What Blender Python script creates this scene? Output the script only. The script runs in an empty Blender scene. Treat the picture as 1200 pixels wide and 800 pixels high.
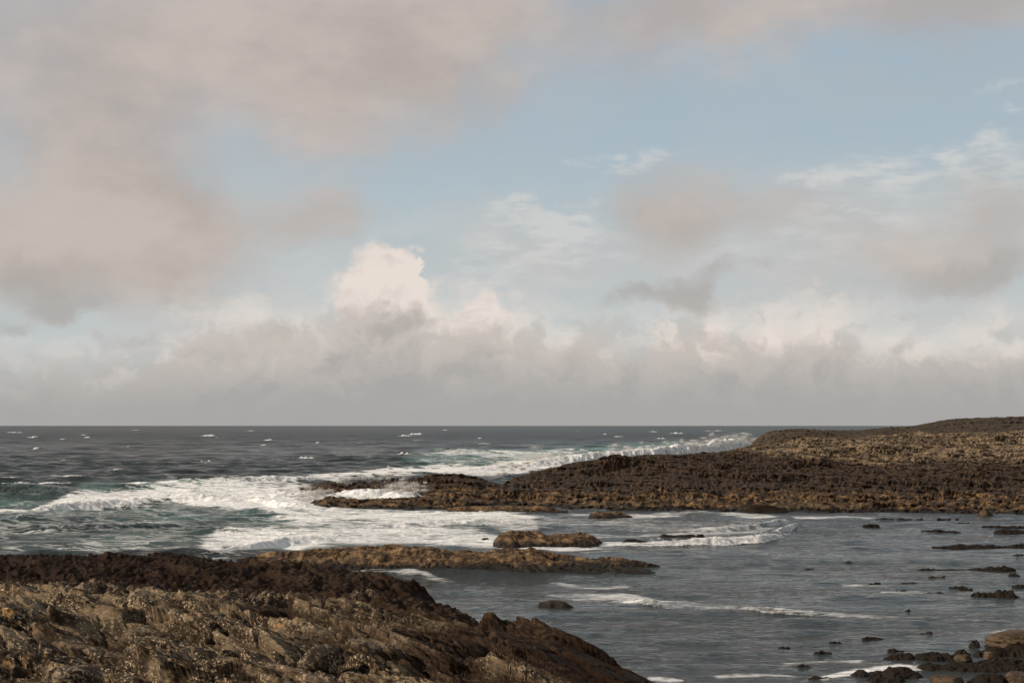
import bpy, math, random
import numpy as np
from mathutils import Vector

C = bpy.context.scene.collection
SC = bpy.context.scene
random.seed(7)

# ------------------------------------------------------------------ view
H = 7.0                       # eye height above the water, metres
F = 1667.0                    # focal length in photo pixels (50 mm on 36 mm)
PITCH = math.atan((498.5 - 400.0) / F)
cp, sp = math.cos(PITCH), math.sin(PITCH)


def ray(px, py):
    """direction (x, y, z) through photo pixel, y forward, scaled so y = 1"""
    u = (np.asarray(px, float) - 600.0) / F
    v = (400.0 - np.asarray(py, float)) / F
    y = cp - v * sp
    z = sp + v * cp
    return u / y, z / y


def pt(px, py, Y):
    a, b = ray(px, py)
    return float(a * Y), float(Y), float(H + b * Y)


def wpt(px, py, z=0.0):
    a, b = ray(px, py)
    Y = (z - H) / b
    return float(a * Y), float(Y)


def proj(X, Y, Z):
    """plan position -> photo pixel (used only to lay out the foam map on the sea)"""
    dz = Z - H
    d = Y * cp + dz * sp
    up = -Y * sp + dz * cp
    return 600 + F * X / d, 400 - F * up / d


# ------------------------------------------------------------------ noise
def _hash(ix, iy, seed):
    h = (ix.astype(np.int64) * 374761393 + iy.astype(np.int64) * 668265263 + seed * 2147483647 + 1274126177) & 0xFFFFFFFF
    h = ((h ^ (h >> 13)) * 1274126177) & 0xFFFFFFFF
    h = ((h ^ (h >> 16)) * 2246822519) & 0xFFFFFFFF
    h = h ^ (h >> 15)
    return (h & 0xFFFFFF).astype(np.float64) / float(0x1000000)


def gnoise(x, y, seed=0):
    x = np.asarray(x, float); y = np.asarray(y, float)
    ix = np.floor(x); iy = np.floor(y)
    fx = x - ix; fy = y - iy
    ix = ix.astype(np.int64); iy = iy.astype(np.int64)
    ux = fx * fx * fx * (fx * (fx * 6 - 15) + 10)
    uy = fy * fy * fy * (fy * (fy * 6 - 15) + 10)

    def g(i, j, dx, dy):
        a = _hash(ix + i, iy + j, seed) * 2 * math.pi
        return np.cos(a) * dx + np.sin(a) * dy
    a = g(0, 0, fx, fy); b = g(1, 0, fx - 1, fy)
    c = g(0, 1, fx, fy - 1); d = g(1, 1, fx - 1, fy - 1)
    return ((a + (b - a) * ux) * (1 - uy) + (c + (d - c) * ux) * uy) * 1.4


def fbm(x, y, seed=0, octv=4, gain=0.5, lac=2.03):
    s = 0; a = 1.0; n = 0
    for k in range(octv):
        s = s + a * gnoise(x, y, seed + k * 17)
        n += a; a *= gain
        x = np.asarray(x) * lac + 3.1; y = np.asarray(y) * lac - 1.7
    return s / n


def ridged(x, y, seed=0, octv=4, gain=0.5):
    s = 0; a = 1.0; n = 0
    for k in range(octv):
        s = s + a * (1 - np.abs(gnoise(x, y, seed + k * 31)) * 1.8)
        n += a; a *= gain
        x = np.asarray(x) * 2.07 + 1.3; y = np.asarray(y) * 2.07 + 5.2
    return s / n


def facets(u, v, seed, tilt_u=0.35, tilt_v=0.15, off=0.5, bw=0.12):
    """broken slabs: every cell a tilted plane; returns height and crack (0 at a joint)"""
    iu = np.floor(u); iv = np.floor(v)
    f1 = np.full(u.shape, 9.0); f2 = np.full(u.shape, 9.0); h = np.zeros(u.shape); h2 = np.zeros(u.shape)
    for a in (-1, 0, 1):
        for b in (-1, 0, 1):
            ci = (iu + a).astype(np.int64); cj = (iv + b).astype(np.int64)
            cx = ci + 0.1 + 0.8 * _hash(ci, cj, seed)
            cy = cj + 0.1 + 0.8 * _hash(ci, cj, seed + 1)
            du = u - cx; dv = v - cy
            d = np.sqrt(du * du + dv * dv)
            r = _hash(ci, cj, seed + 2) - 0.5
            gu = tilt_u * (0.4 + 1.2 * _hash(ci, cj, seed + 3))
            gv = tilt_v * (2 * _hash(ci, cj, seed + 4) - 1)
            hh = off * r + gu * du + gv * dv
            near = d < f1
            sec = ~near & (d < f2)
            h2 = np.where(near, h, np.where(sec, hh, h2))
            f2 = np.where(near, f1, np.where(sec, d, f2))
            h = np.where(near, hh, h)
            f1 = np.where(near, d, f1)
    t = np.clip((f2 - f1) / bw, 0, 1)
    return h * (0.5 + 0.5 * t) + h2 * (0.5 - 0.5 * t), np.clip((f2 - f1) / 0.09, 0, 1)


def sstep(a, b, x):
    t = np.clip((x - a) / (b - a), 0, 1)
    return t * t * (3 - 2 * t)


def rbf(pts, X, Y, ys=1.0, c=1.0):
    """smooth surface through scattered ground heights"""
    P = np.array(pts, float)
    px, py, pz = P[:, 0], P[:, 1] * ys, P[:, 2]
    D = np.sqrt((px[:, None] - px[None]) ** 2 + (py[:, None] - py[None]) ** 2 + c * c)
    n = len(P)
    A = np.zeros((n + 3, n + 3))
    A[:n, :n] = -D + 0.02 * np.eye(n)
    A[:n, n] = 1; A[:n, n + 1] = px; A[:n, n + 2] = py
    A[n:, :n] = A[:n, n:].T
    w = np.linalg.solve(A, np.concatenate([pz, [0, 0, 0]]))
    out = w[n] + w[n + 1] * X + w[n + 2] * Y * ys
    for i in range(n):
        out = out - w[i] * np.sqrt((X - px[i]) ** 2 + (Y * ys - py[i]) ** 2 + c * c)
    return out


# ------------------------------------------------------------------ meshes
def grid_mesh(name, X, Y, Z, m, attrs=None, keep=None, parent=None, smooth=True):
    nr, nc = X.shape
    co = np.stack([X, Y, Z], -1).reshape(-1, 3)
    idx = np.arange(nr * nc).reshape(nr, nc)
    q = np.stack([idx[:-1, :-1], idx[:-1, 1:], idx[1:, 1:], idx[1:, :-1]], -1).reshape(-1, 4)
    if keep is not None:
        kf = keep.reshape(-1)
        q = q[kf[q].any(1)]
        used = np.zeros(nr * nc, bool); used[q.reshape(-1)] = True
        new = np.cumsum(used) - 1
        co = co[used]; q = new[q]
    else:
        used = None
    return raw_mesh(name, co, q, m, attrs, used, parent, smooth)


def raw_mesh(name, co, q, m, attrs=None, used=None, parent=None, smooth=True):
    me = bpy.data.meshes.new(name)
    k = q.shape[1]
    me.vertices.add(len(co)); me.vertices.foreach_set('co', np.ascontiguousarray(co, np.float32).reshape(-1))
    me.loops.add(q.size); me.loops.foreach_set('vertex_index', np.ascontiguousarray(q, np.int32).reshape(-1))
    me.polygons.add(len(q))
    me.polygons.foreach_set('loop_start', np.arange(0, q.size, k, dtype=np.int32))
    me.update(calc_edges=True)
    me.polygons.foreach_set('use_smooth', np.full(len(q), smooth, bool))
    for an, av in (attrs or {}).items():
        av = av.reshape(-1)
        if used is not None:
            av = av[used]
        at = me.attributes.new(an, 'FLOAT', 'POINT')
        at.data.foreach_set('value', np.ascontiguousarray(av, np.float32))
    me.materials.append(m)
    o = bpy.data.objects.new(name, me)
    C.objects.link(o)
    if parent:
        o.parent = parent
    return o


def tag(o, label=None, cat=None, group=None, kind=None):
    if label: o['label'] = label
    if cat: o['category'] = cat
    if group: o['group'] = group
    if kind: o['kind'] = kind
    return o


# ------------------------------------------------------------------ node helper
class NT:
    def __init__(s, tree):
        s.t = tree; s.n = tree.nodes; s.l = tree.links

    def add(s, typ, **kw):
        nd = s.n.new(typ)
        for k, v in kw.items():
            setattr(nd, k, v)
        return nd

    def put(s, sock, v):
        if hasattr(v, 'is_output'):
            s.l.new(v, sock)
        elif isinstance(v, (tuple, list)) and sock.type == 'RGBA' and len(v) == 3:
            sock.default_value = (*v, 1)
        else:
            sock.default_value = v

    def m(s, op, a, b=None, c=None, clamp=False):
        nd = s.add('ShaderNodeMath', operation=op, use_clamp=clamp)
        s.put(nd.inputs[0], a)
        if b is not None: s.put(nd.inputs[1], b)
        if c is not None: s.put(nd.inputs[2], c)
        return nd.outputs[0]

    def v(s, op, a, b=None):
        nd = s.add('ShaderNodeVectorMath', operation=op)
        s.put(nd.inputs[0], a)
        if b is not None: s.put(nd.inputs[1], b)
        return nd.outputs['Value'] if op in ('LENGTH', 'DOT_PRODUCT', 'DISTANCE') else nd.outputs['Vector']

    def ss(s, x, a, b, lo=0.0, hi=1.0):
        nd = s.add('ShaderNodeMapRange', interpolation_type='SMOOTHSTEP')
        s.put(nd.inputs['Value'], x)
        s.put(nd.inputs['From Min'], a); s.put(nd.inputs['From Max'], b)
        s.put(nd.inputs['To Min'], lo); s.put(nd.inputs['To Max'], hi)
        return nd.outputs['Result']

    def mix(s, f, a, b):
        nd = s.add('ShaderNodeMix', data_type='RGBA')
        s.put(nd.inputs[0], f); s.put(nd.inputs[6], a); s.put(nd.inputs[7], b)
        return nd.outputs[2]

    def noise(s, vec, scale, detail=4, rough=0.55, dist=0.0, col=False, lac=2.0):
        nd = s.add('ShaderNodeTexNoise')
        s.put(nd.inputs['Vector'], vec)
        s.put(nd.inputs['Scale'], scale); s.put(nd.inputs['Detail'], detail)
        s.put(nd.inputs['Roughness'], rough); s.put(nd.inputs['Distortion'], dist)
        s.put(nd.inputs['Lacunarity'], lac)
        return nd.outputs['Color' if col else 'Fac']

    def vor(s, vec, scale, feature='F1', out='Distance'):
        nd = s.add('ShaderNodeTexVoronoi', feature=feature)
        s.put(nd.inputs['Vector'], vec); s.put(nd.inputs['Scale'], scale)
        return nd.outputs[out]

    def mapv(s, vec, scale=(1, 1, 1), rot=(0, 0, 0), loc=(0, 0, 0)):
        nd = s.add('ShaderNodeMapping')
        s.put(nd.inputs['Vector'], vec)
        nd.inputs['Scale'].default_value = scale
        nd.inputs['Rotation'].default_value = rot
        nd.inputs['Location'].default_value = loc
        return nd.outputs[0]

    def xyz(s, vec):
        nd = s.add('ShaderNodeSeparateXYZ'); s.put(nd.inputs[0], vec)
        return nd.outputs

    def comb(s, x, y, z=0.0):
        nd = s.add('ShaderNodeCombineXYZ')
        s.put(nd.inputs[0], x); s.put(nd.inputs[1], y); s.put(nd.inputs[2], z)
        return nd.outputs[0]

    def bump(s, h, dist, strength=1.0, normal=None):
        nd = s.add('ShaderNodeBump')
        s.put(nd.inputs['Height'], h); s.put(nd.inputs['Distance'], dist); s.put(nd.inputs['Strength'], strength)
        if normal is not None: s.put(nd.inputs['Normal'], normal)
        return nd.outputs[0]


def new_mat(name):
    m = bpy.data.materials.new(name)
    m.use_nodes = True
    m.node_tree.nodes.clear()
    return m, NT(m.node_tree)


def bsdf(n, col, rough, normal=None, spec=0.5, ior=1.45):
    b = n.add('ShaderNodeBsdfPrincipled')
    n.put(b.inputs['Base Color'], col); n.put(b.inputs['Roughness'], rough)
    b.inputs['IOR'].default_value = ior
    n.put(b.inputs['Specular IOR Level'], spec)
    if normal is not None: n.put(b.inputs['Normal'], normal)
    return b.outputs[0]


def output(n, sh):
    o = n.add('ShaderNodeOutputMaterial')
    n.l.new(sh, o.inputs['Surface'])


# ------------------------------------------------------------------ rock material
STRIKE = math.atan2(-0.87, 0.5)


def rock_mat(name, fine=1.0, zone=True, weed_top=1.3, band_top=2.4, bare=(0.175, 0.13, 0.086), dark=(0.028, 0.019, 0.012),
             pale=(0.46, 0.36, 0.25), lichen=0.0, tan=(0.16, 0.095, 0.045), weedc=(0.035, 0.020, 0.010), tan_amt=0.5, bump=0.05, spec=0.2, seaward=None, far_shade=False):
    """zoned shore rock: wrack near the water, a black lichen band above, grey-brown rock with pale crusts on top"""
    m, n = new_mat(name)
    pos = n.add('ShaderNodeNewGeometry').outputs['Position']
    z = n.xyz(pos)[2]
    px_, py_, pz_ = n.xyz(pos)
    bedz = n.m('ADD', pz_, n.m('ADD', n.m('MULTIPLY', px_, 0.35), n.m('MULTIPLY', py_, 0.12)))
    strat = n.comb(n.m('MULTIPLY', px_, 0.85), n.m('MULTIPLY', py_, 0.85), n.m('MULTIPLY', bedz, 2.0))
    n1 = n.noise(strat, 0.9 * fine, 6, 0.62)
    n2 = n.noise(strat, 6.0 * fine, 5, 0.65)
    n3 = n.noise(pos, 16.0 * fine, 4, 0.7)
    n0 = n.noise(pos, 0.5 * fine, 4, 0.6)
    rock = n.mix(n.ss(n.m('ADD', n1, n.m('MULTIPLY', n.m('SUBTRACT', n0, 0.5), 0.9)), 0.46, 0.61), dark, bare)
    rock = n.mix(n.ss(n2, 0.50, 0.72), rock, (bare[0] * 1.65, bare[1] * 1.6, bare[2] * 1.5))
    rock = n.mix(n.ss(n2, 0.47, 0.30), rock, (dark[0] * 0.7, dark[1] * 0.7, dark[2] * 0.75))
    # pale crusts
    pk = n.m('MULTIPLY', n.ss(n3, 0.53, 0.63), n.ss(n.noise(pos, 1.7 * fine, 4, 0.6), 0.40, 0.56))
    rock = n.mix(pk, rock, pale)
    if lichen > 0:
        lk = n.m('MULTIPLY', n.ss(n.noise(pos, 0.8, 3, 0.55), 0.64, 0.72), n.ss(n.noise(pos, 9, 4, 0.7), 0.48, 0.60))
        rock = n.mix(n.m('MULTIPLY', lk, lichen), rock, (0.34, 0.17, 0.035))
    col = rock
    wet = 0.0
    rough = 0.85
    if zone:
        zn = n.m('ADD', z, n.m('MULTIPLY', n.m('SUBTRACT', n.noise(pos, 0.45, 4, 0.6), 0.5), 1.5))
        wn = n.noise(pos, 2.6 * fine, 5, 0.65)
        weed = n.mix(n.ss(wn, 0.42, 0.42 + 0.25 / max(tan_amt, 0.05)), weedc, tan)
        weed = n.mix(n.ss(n3, 0.40, 0.30), weed, (0.015, 0.010, 0.006))
        blackb = n.mix(n.ss(n2, 0.40, 0.68), (0.021, 0.0135, 0.009) if seaward else (0.016, 0.010, 0.007), (0.078, 0.049, 0.028) if seaward else (0.055, 0.034, 0.020))
        col = n.mix(n.ss(zn, weed_top, weed_top + 0.35), weed, blackb)
        zb = zn
        if seaward:                    # the black band climbs over the low seaward end
            sx = n.m('ADD', n.xyz(pos)[0], n.m('MULTIPLY', n.noise(pos, 0.12, 3, 0.5), 14.0))
            zb = n.m('SUBTRACT', zn, n.ss(sx, seaward[0], seaward[1], 2.0, 0.0))
        col = n.mix(n.ss(zb, band_top, band_top + 0.6), col, rock)
        wetline = n.ss(n.m('ADD', z, n.m('MULTIPLY', n.m('SUBTRACT', wn, 0.5), 0.5)), 0.12, 0.38)
        col = n.mix(wetline, (0.018, 0.013, 0.009), col)
        rough = n.ss(zn, weed_top - 0.3, band_top, 0.62, 0.9)
    if far_shade:                       # cloud shade on the outer ridge, painted into its colour
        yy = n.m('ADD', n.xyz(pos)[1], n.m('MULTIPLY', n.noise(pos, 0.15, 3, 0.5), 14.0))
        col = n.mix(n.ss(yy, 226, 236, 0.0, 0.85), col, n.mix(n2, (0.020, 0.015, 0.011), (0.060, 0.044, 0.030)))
    hb = n.m('ADD', n.m('MULTIPLY', n2, 0.6), n.m('MULTIPLY', n3, 0.35))
    nb = n.bump(hb, bump, 0.9)
    output(n, bsdf(n, col, rough, nb, spec))
    return m


M_FORE = rock_mat('shore_rock', fine=1.0, weed_top=1.5, band_top=2.1, lichen=0.9, tan_amt=0.28, bare=(0.142, 0.105, 0.066), weedc=(0.014, 0.0065, 0.003), tan=(0.045, 0.020, 0.008), bump=0.06, spec=0.07)
M_HEAD = rock_mat('headland_rock', fine=0.45, weed_top=1.0, band_top=2.9, bare=(0.17, 0.117, 0.068), tan=(0.19, 0.115, 0.052), tan_amt=1.0, bump=0.16, far_shade=True, seaward=(20.0, 44.0))
M_LEDGE = rock_mat('ledge_rock', fine=0.7, weed_top=3.0, band_top=4.0, tan=(0.21, 0.130, 0.062), weedc=(0.045, 0.026, 0.013), tan_amt=1.0, bump=0.09)
M_WEED = rock_mat('weed_rock', fine=1.6, weed_top=3.0, band_top=4.0, tan=(0.05, 0.025, 0.011), weedc=(0.012, 0.0065, 0.0035), tan_amt=0.3, bump=0.05, spec=0.08)
M_RUSSET = rock_mat('russet_weed', fine=1.6, weed_top=3.0, band_top=4.0, tan=(0.14, 0.062, 0.022), weedc=(0.045, 0.02, 0.009), tan_amt=0.9, bump=0.05, spec=0.08)
M_TAN = rock_mat('tan_boulder', fine=1.6, zone=False, bare=(0.085, 0.058, 0.036), dark=(0.035, 0.023, 0.014), pale=(0.15, 0.112, 0.075), bump=0.07)
M_GREY = rock_mat('grey_boulder', fine=1.4, zone=False, lichen=0.3, bump=0.04)


# ------------------------------------------------------------------ foreground shore
def strike_uv(X, Y, ang=STRIKE):
    s = X * math.cos(ang) + Y * math.sin(ang)
    t = -X * math.sin(ang) + Y * math.cos(ang)
    return s, t


def rock_detail(X, Y, seed, k=1.0, ang=STRIKE, bw=0.12):
    """layered, jointed slabs; k scales the pattern in metres"""
    wx = 0.55 * fbm(X / (2.2 * k), Y / (2.2 * k), seed, 3)
    wy = 0.55 * fbm(X / (2.2 * k) + 9, Y / (2.2 * k) + 4, seed + 5, 3)
    s, t = strike_uv(X + wx * k, Y + wy * k, ang)
    broken = 0.35 + 0.75 * sstep(-0.25, 0.35, fbm(X / (3.2 * k), Y / (3.6 * k), seed + 21, 3))
    d = np.zeros(X.shape)
    for (ls, lt, amp, off, cr, sd) in ((6.5, 2.3, 0.66, 1.0, 0.28, 1), (2.6, 0.9, 0.40, 1.0, 0.24, 2), (0.9, 0.36, 0.17, 0.9, 0.09, 3)):
        h, c = facets(t / (lt * k), s / (ls * k), seed + 40 * sd, -0.75, 0.5, off, bw)
        q = broken if sd > 1 else 1.0
        d += amp * k * h * q - cr * k * (1 - c) * (0.5 + 0.5 * q)
    d += 0.10 * k * (ridged(s / (1.6 * k), t / (0.45 * k), seed + 9, 4) - 0.6)
    d += 0.03 * k * fbm(X / (0.16 * k), Y / (0.16 * k), seed + 11, 3)
    return d


def bedding(X, Y, Z, seed, k=1.0, dip=0.35):
    """thin beds weathered out to different depths; shows on steep faces as dipping lines"""
    b = Z + dip * X + 0.12 * Y + 0.25 * k * fbm(X / (2.5 * k), Y / (2.5 * k), seed, 2)
    return fbm(X / (2.2 * k), b / (0.16 * k), seed + 3, 4, 0.6)


def lumps(X, Y, seed, k=1.0):
    a = 1 - np.abs(gnoise(X / (1.1 * k), Y / (1.1 * k), seed)) * 2
    b = 1 - np.abs(gnoise(X / (0.5 * k), Y / (0.5 * k), seed + 3)) * 2
    c = fbm(X / (0.22 * k), Y / (0.22 * k), seed + 6, 3)
    return (0.22 * a + 0.14 * b + 0.12 * c - 0.12) * k


def polar(t0, t1, dt, y0, y1, ry, extra=None):
    th = np.arange(t0, t1, dt)
    ys = [y0]
    while ys[-1] < y1:
        ys.append(ys[-1] + (ry(ys[-1]) if callable(ry) else ry * ys[-1]))
    ys = np.array(ys)
    Yg, Tg = np.meshgrid(ys, th, indexing='ij')
    return Tg * Yg, Yg


def foreground():
    P = []
    A = lambda px, py, Y: P.append(pt(px, py, Y))
    def W(px, Y, z):
        P.append(((px - 600) / F * Y, Y, z))
    # crest of the bare rock
    for q in ((-150, 680, 38), (0, 682, 38), (100, 682, 38), (185, 685, 37), (220, 695, 36), (300, 697, 36), (400, 704, 36), (470, 711, 36),
              (520, 714, 36), (560, 717, 37), (600, 722, 38), (640, 730, 38), (690, 746, 37), (720, 757, 36), (740, 769, 35), (765, 788, 34), (800, 800, 33)):
        A(*q)
    for q in ((-200, 800, 21), (0, 800, 21), (150, 800, 21), (300, 800, 21), (500, 800, 22), (600, 800, 24), (700, 800, 27), (780, 800, 31),
              (0, 740, 28), (150, 740, 28), (400, 760, 27), (550, 752, 30), (650, 772, 31), (300, 720, 31), (500, 735, 31)):
        A(*q)
    # weedy shelf behind it
    for q in ((-150, 652, 70), (0, 653, 70), (110, 652, 71), (225, 647, 74), (255, 655, 70), (285, 663, 64), (350, 670, 60), (400, 671, 58), (450, 675, 56),
              (500, 685, 50), (530, 700, 45), (552, 713, 41), (100, 668, 52), (0, 668, 52), (200, 674, 50), (300, 682, 48), (400, 690, 46), (480, 698, 44)):
        A(*q)
    for px in (-150, 0, 60, 150, 200):
        W(px, 84, -1.3)
    W(240, 80, -1.0); W(300, 73, -0.9); W(350, 66.5, -0.8); W(400, 64, -0.8); W(450, 62, -0.9); W(520, 55, -1.0); W(560, 50, -1.0); W(600, 47, -1.0)
    W(650, 44, -1.2); W(700, 42, -1.2); W(745, 39.5, -1.2); W(800, 37, -1.2); W(850, 35, -1.2); W(900, 32, -1.2); W(980, 27, -1.2); W(1100, 20, -1.0)
    W(1200, 14, -0.6); W(700, 52, -2.5); W(900, 42, -2.5); W(300, 90, -2.5)
    for X in (-14, -7, 0, 4):
        P.append((X, 12, 3.9)); P.append((X, 4, 4.9)); P.append((X, -2, 5.3))
    P.append((10, 12, 1.5)); P.append((12, 2, 2.5)); P.append((14, -3, 3))
    X, Y = polar(-0.52, 0.34, 0.00085, 6.0, 90.0, lambda y: max(0.03, y * 0.0017))
    base = rbf(P, X, Y, 1.0, 1.2)
    # a bare-rock mask: everything nearer than the crest line
    ang = X / Y
    crest = np.interp(ang, [(-150 - 600) / F, -0.36, -0.25, -0.18, -0.08, -0.02, 0.03, 0.12], [39.5, 39.5, 38.3, 37.5, 37.5, 38.5, 39, 36])
    crest = crest + 1.2 * fbm(X / 3.0, Y / 3.0, 71, 3)
    bare = 1 - sstep(-0.8, 1.6, Y - crest)
    right = sstep(-0.035, 0.05, ang + 0.02 * fbm(X / 2, Y / 2, 5, 2))
    det = rock_detail(X, Y, 100, 1.0)
    lum = lumps(X, Y, 50, 1.0) + 0.35 * rock_detail(X, Y, 300, 1.0)
    calm = sstep(7, 16, Y)
    d = det * (0.68 + 0.2 * fbm(X / 6, Y / 6, 8, 2)) * bare * (1 - 0.30 * right) + lum * (1 - bare) * 0.9 * (1 - 0.55 * right)
    # keep the drawn crest from being buried by its own relief
    Z = base + d * calm - 0.32 * bare * (1 - 0.2 * right) - 0.34 * (1 - bare) - 0.14 * right * bare
    lean = 0.6 * d * bare * calm
    X2 = X - lean * 0.35 + 0.03 * fbm(X / 0.3, Y / 0.3, 91, 2)
    bd = bedding(X, Y, Z, 210, 1.0) * (0.25 + 0.75 * bare) * calm
    Y2 = Y - lean * 0.50 - 0.16 * bd
    X2 = X2 - 0.10 * bd
    global GROUND
    GROUND = (X2[::3, ::3].ravel(), Y2[::3, ::3].ravel(), Z[::3, ::3].ravel())
    o = grid_mesh('terrain', X2, Y2, Z, M_FORE, keep=Z > -0.7)
    return tag(o, 'rugged grey brown shore rock in the foreground with dark weed behind', 'rocky shore', kind='structure')


foreground()


# ------------------------------------------------------------------ headland
def headland():
    P = []
    A = lambda px, py, Y: P.append(pt(px, py, Y))
    def W(px, Y, z):
        P.append(((px - 600) / F * Y, Y, z))
    for px, Y in ((600, 124), (650, 121), (700, 119.5), (800, 118), (900, 117.5), (1000, 115.5), (1100, 113.5), (1200, 114), (1320, 114)):
        W(px, Y, 0.0); W(px, Y - 9, -1.6)
    for q in ((600, 572, 131), (700, 572, 128), (800, 574, 126), (900, 574, 126), (1000, 577, 124), (1100, 580, 122), (1200, 580, 122), (1320, 580, 122),
              (620, 556, 138), (700, 549, 138), (800, 547, 136), (900, 546, 136), (1000, 551, 134), (1100, 553, 132), (1200, 553, 132), (1320, 553, 132),
              (600, 560, 142), (640, 550, 150), (680, 538, 152), (740, 533, 156), (790, 532, 160), (800, 528, 164), (860, 525, 172), (872, 521, 180), (920, 516, 200),
              (1000, 514, 195), (1040, 507, 205), (1100, 510, 190), (1200, 505, 190), (1320, 503, 190),
              (1000, 531, 160), (1100, 531, 158), (1200, 529, 158), (900, 531, 158), (1320, 529, 158),
              (880, 521, 238), (900, 519, 245), (980, 510, 255), (1050, 501, 260), (1100, 492, 265), (1150, 489, 270), (1200, 488, 275), (1320, 484, 280),
              # the low arm on the left
              (578, 569, 140), (570, 561, 136), (520, 559, 135), (470, 560, 135), (400, 563, 137), (362, 570, 137),
              (375, 585, 126), (420, 584, 124.5), (490, 583, 124.5), (550, 579, 127), (530, 570, 130)):
        A(*q)
    W(1000, 225, 5.2); W(1100, 230, 6.0); W(1200, 230, 6.6); W(1320, 230, 7)
    for q in ((365, 120), (430, 118.5), (500, 118.5), (550, 121)):
        W(q[0], q[1], -0.05)
    W(420, 130, 0.35); W(470, 129.5, 0.4)
    for q in ((330, 130), (325, 120), (345, 113), (430, 111), (500, 112), (560, 115), (320, 142), (380, 147), (450, 146), (540, 149), (588, 153), (600, 162),
              (640, 172), (700, 185), (760, 196), (800, 206), (850, 224), (865, 240), (880, 262), (950, 290)):
        W(q[0], q[1], -1.6)
    W(1050, 310, 1.0); W(1200, 330, 4.0); W(1350, 340, 6); W(700, 215, -3); W(500, 180, -3); W(250, 130, -3); W(1000, 320, -2)
    W(1500, 125, 2); W(1500, 160, 5); W(1500, 250, 8); W(1500, 112, -1)
    X, Y = polar(-0.20, 0.60, 0.00062, 110.0, 330.0, lambda y: 0.16 if y < 200 else 0.35)
    base = rbf(P, X, Y, 0.8, 2.0)
    nx_ = pt(582, 568, 140)[0]
    base = base - 1.0 * np.exp(-((X - nx_) / 1.1) ** 2 - ((Y - 142) / 9.0) ** 2)      # the gully between arm and headland
    ax_ = pt(530, 557, 134)[0]
    base = base + 0.75 * np.exp(-(((X - ax_) / 3.9) ** 2) ** 2 - ((Y - 134) / 4.5) ** 2)
    det = rock_detail(X, Y, 700, 1.7, math.atan2(-0.35, 0.94), 0.45)
    lum = lumps(X, Y, 750, 1.6)
    high = sstep(1.0, 2.6, base)
    far = sstep(205, 235, Y)
    big = fbm(X / 9, Y / 7, 771, 3)
    var = 0.45 + 1.1 * sstep(-0.35, 0.45, big)
    d = det * (0.34 + 0.16 * high) * (1 - 0.4 * far) * var + lum * (0.70 - 0.35 * high) * (1.35 - 0.6 * var) + 0.55 * (ridged(X / 16, Y / 7, 775, 3) - 0.6) * (1 - 0.5 * far)
    Z = base + d * sstep(-1.2, 0.6, base) - 0.10 - 0.25 * far - 0.42 * high * (1 - far)
    bd = bedding(X, Y, Z, 760, 2.2, 0.12) + 0.6 * fbm(X / 0.6, Z / 0.35, 765, 3)
    Y2 = Y - 0.15 * d - 0.8 * bd
    X2 = X + 0.15 * d - 0.2 * bd
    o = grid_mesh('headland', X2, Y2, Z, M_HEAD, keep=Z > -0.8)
    return tag(o, 'long low rocky headland with brown weed band reaching into the sea', 'headland', kind='structure')


headland()


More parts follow.
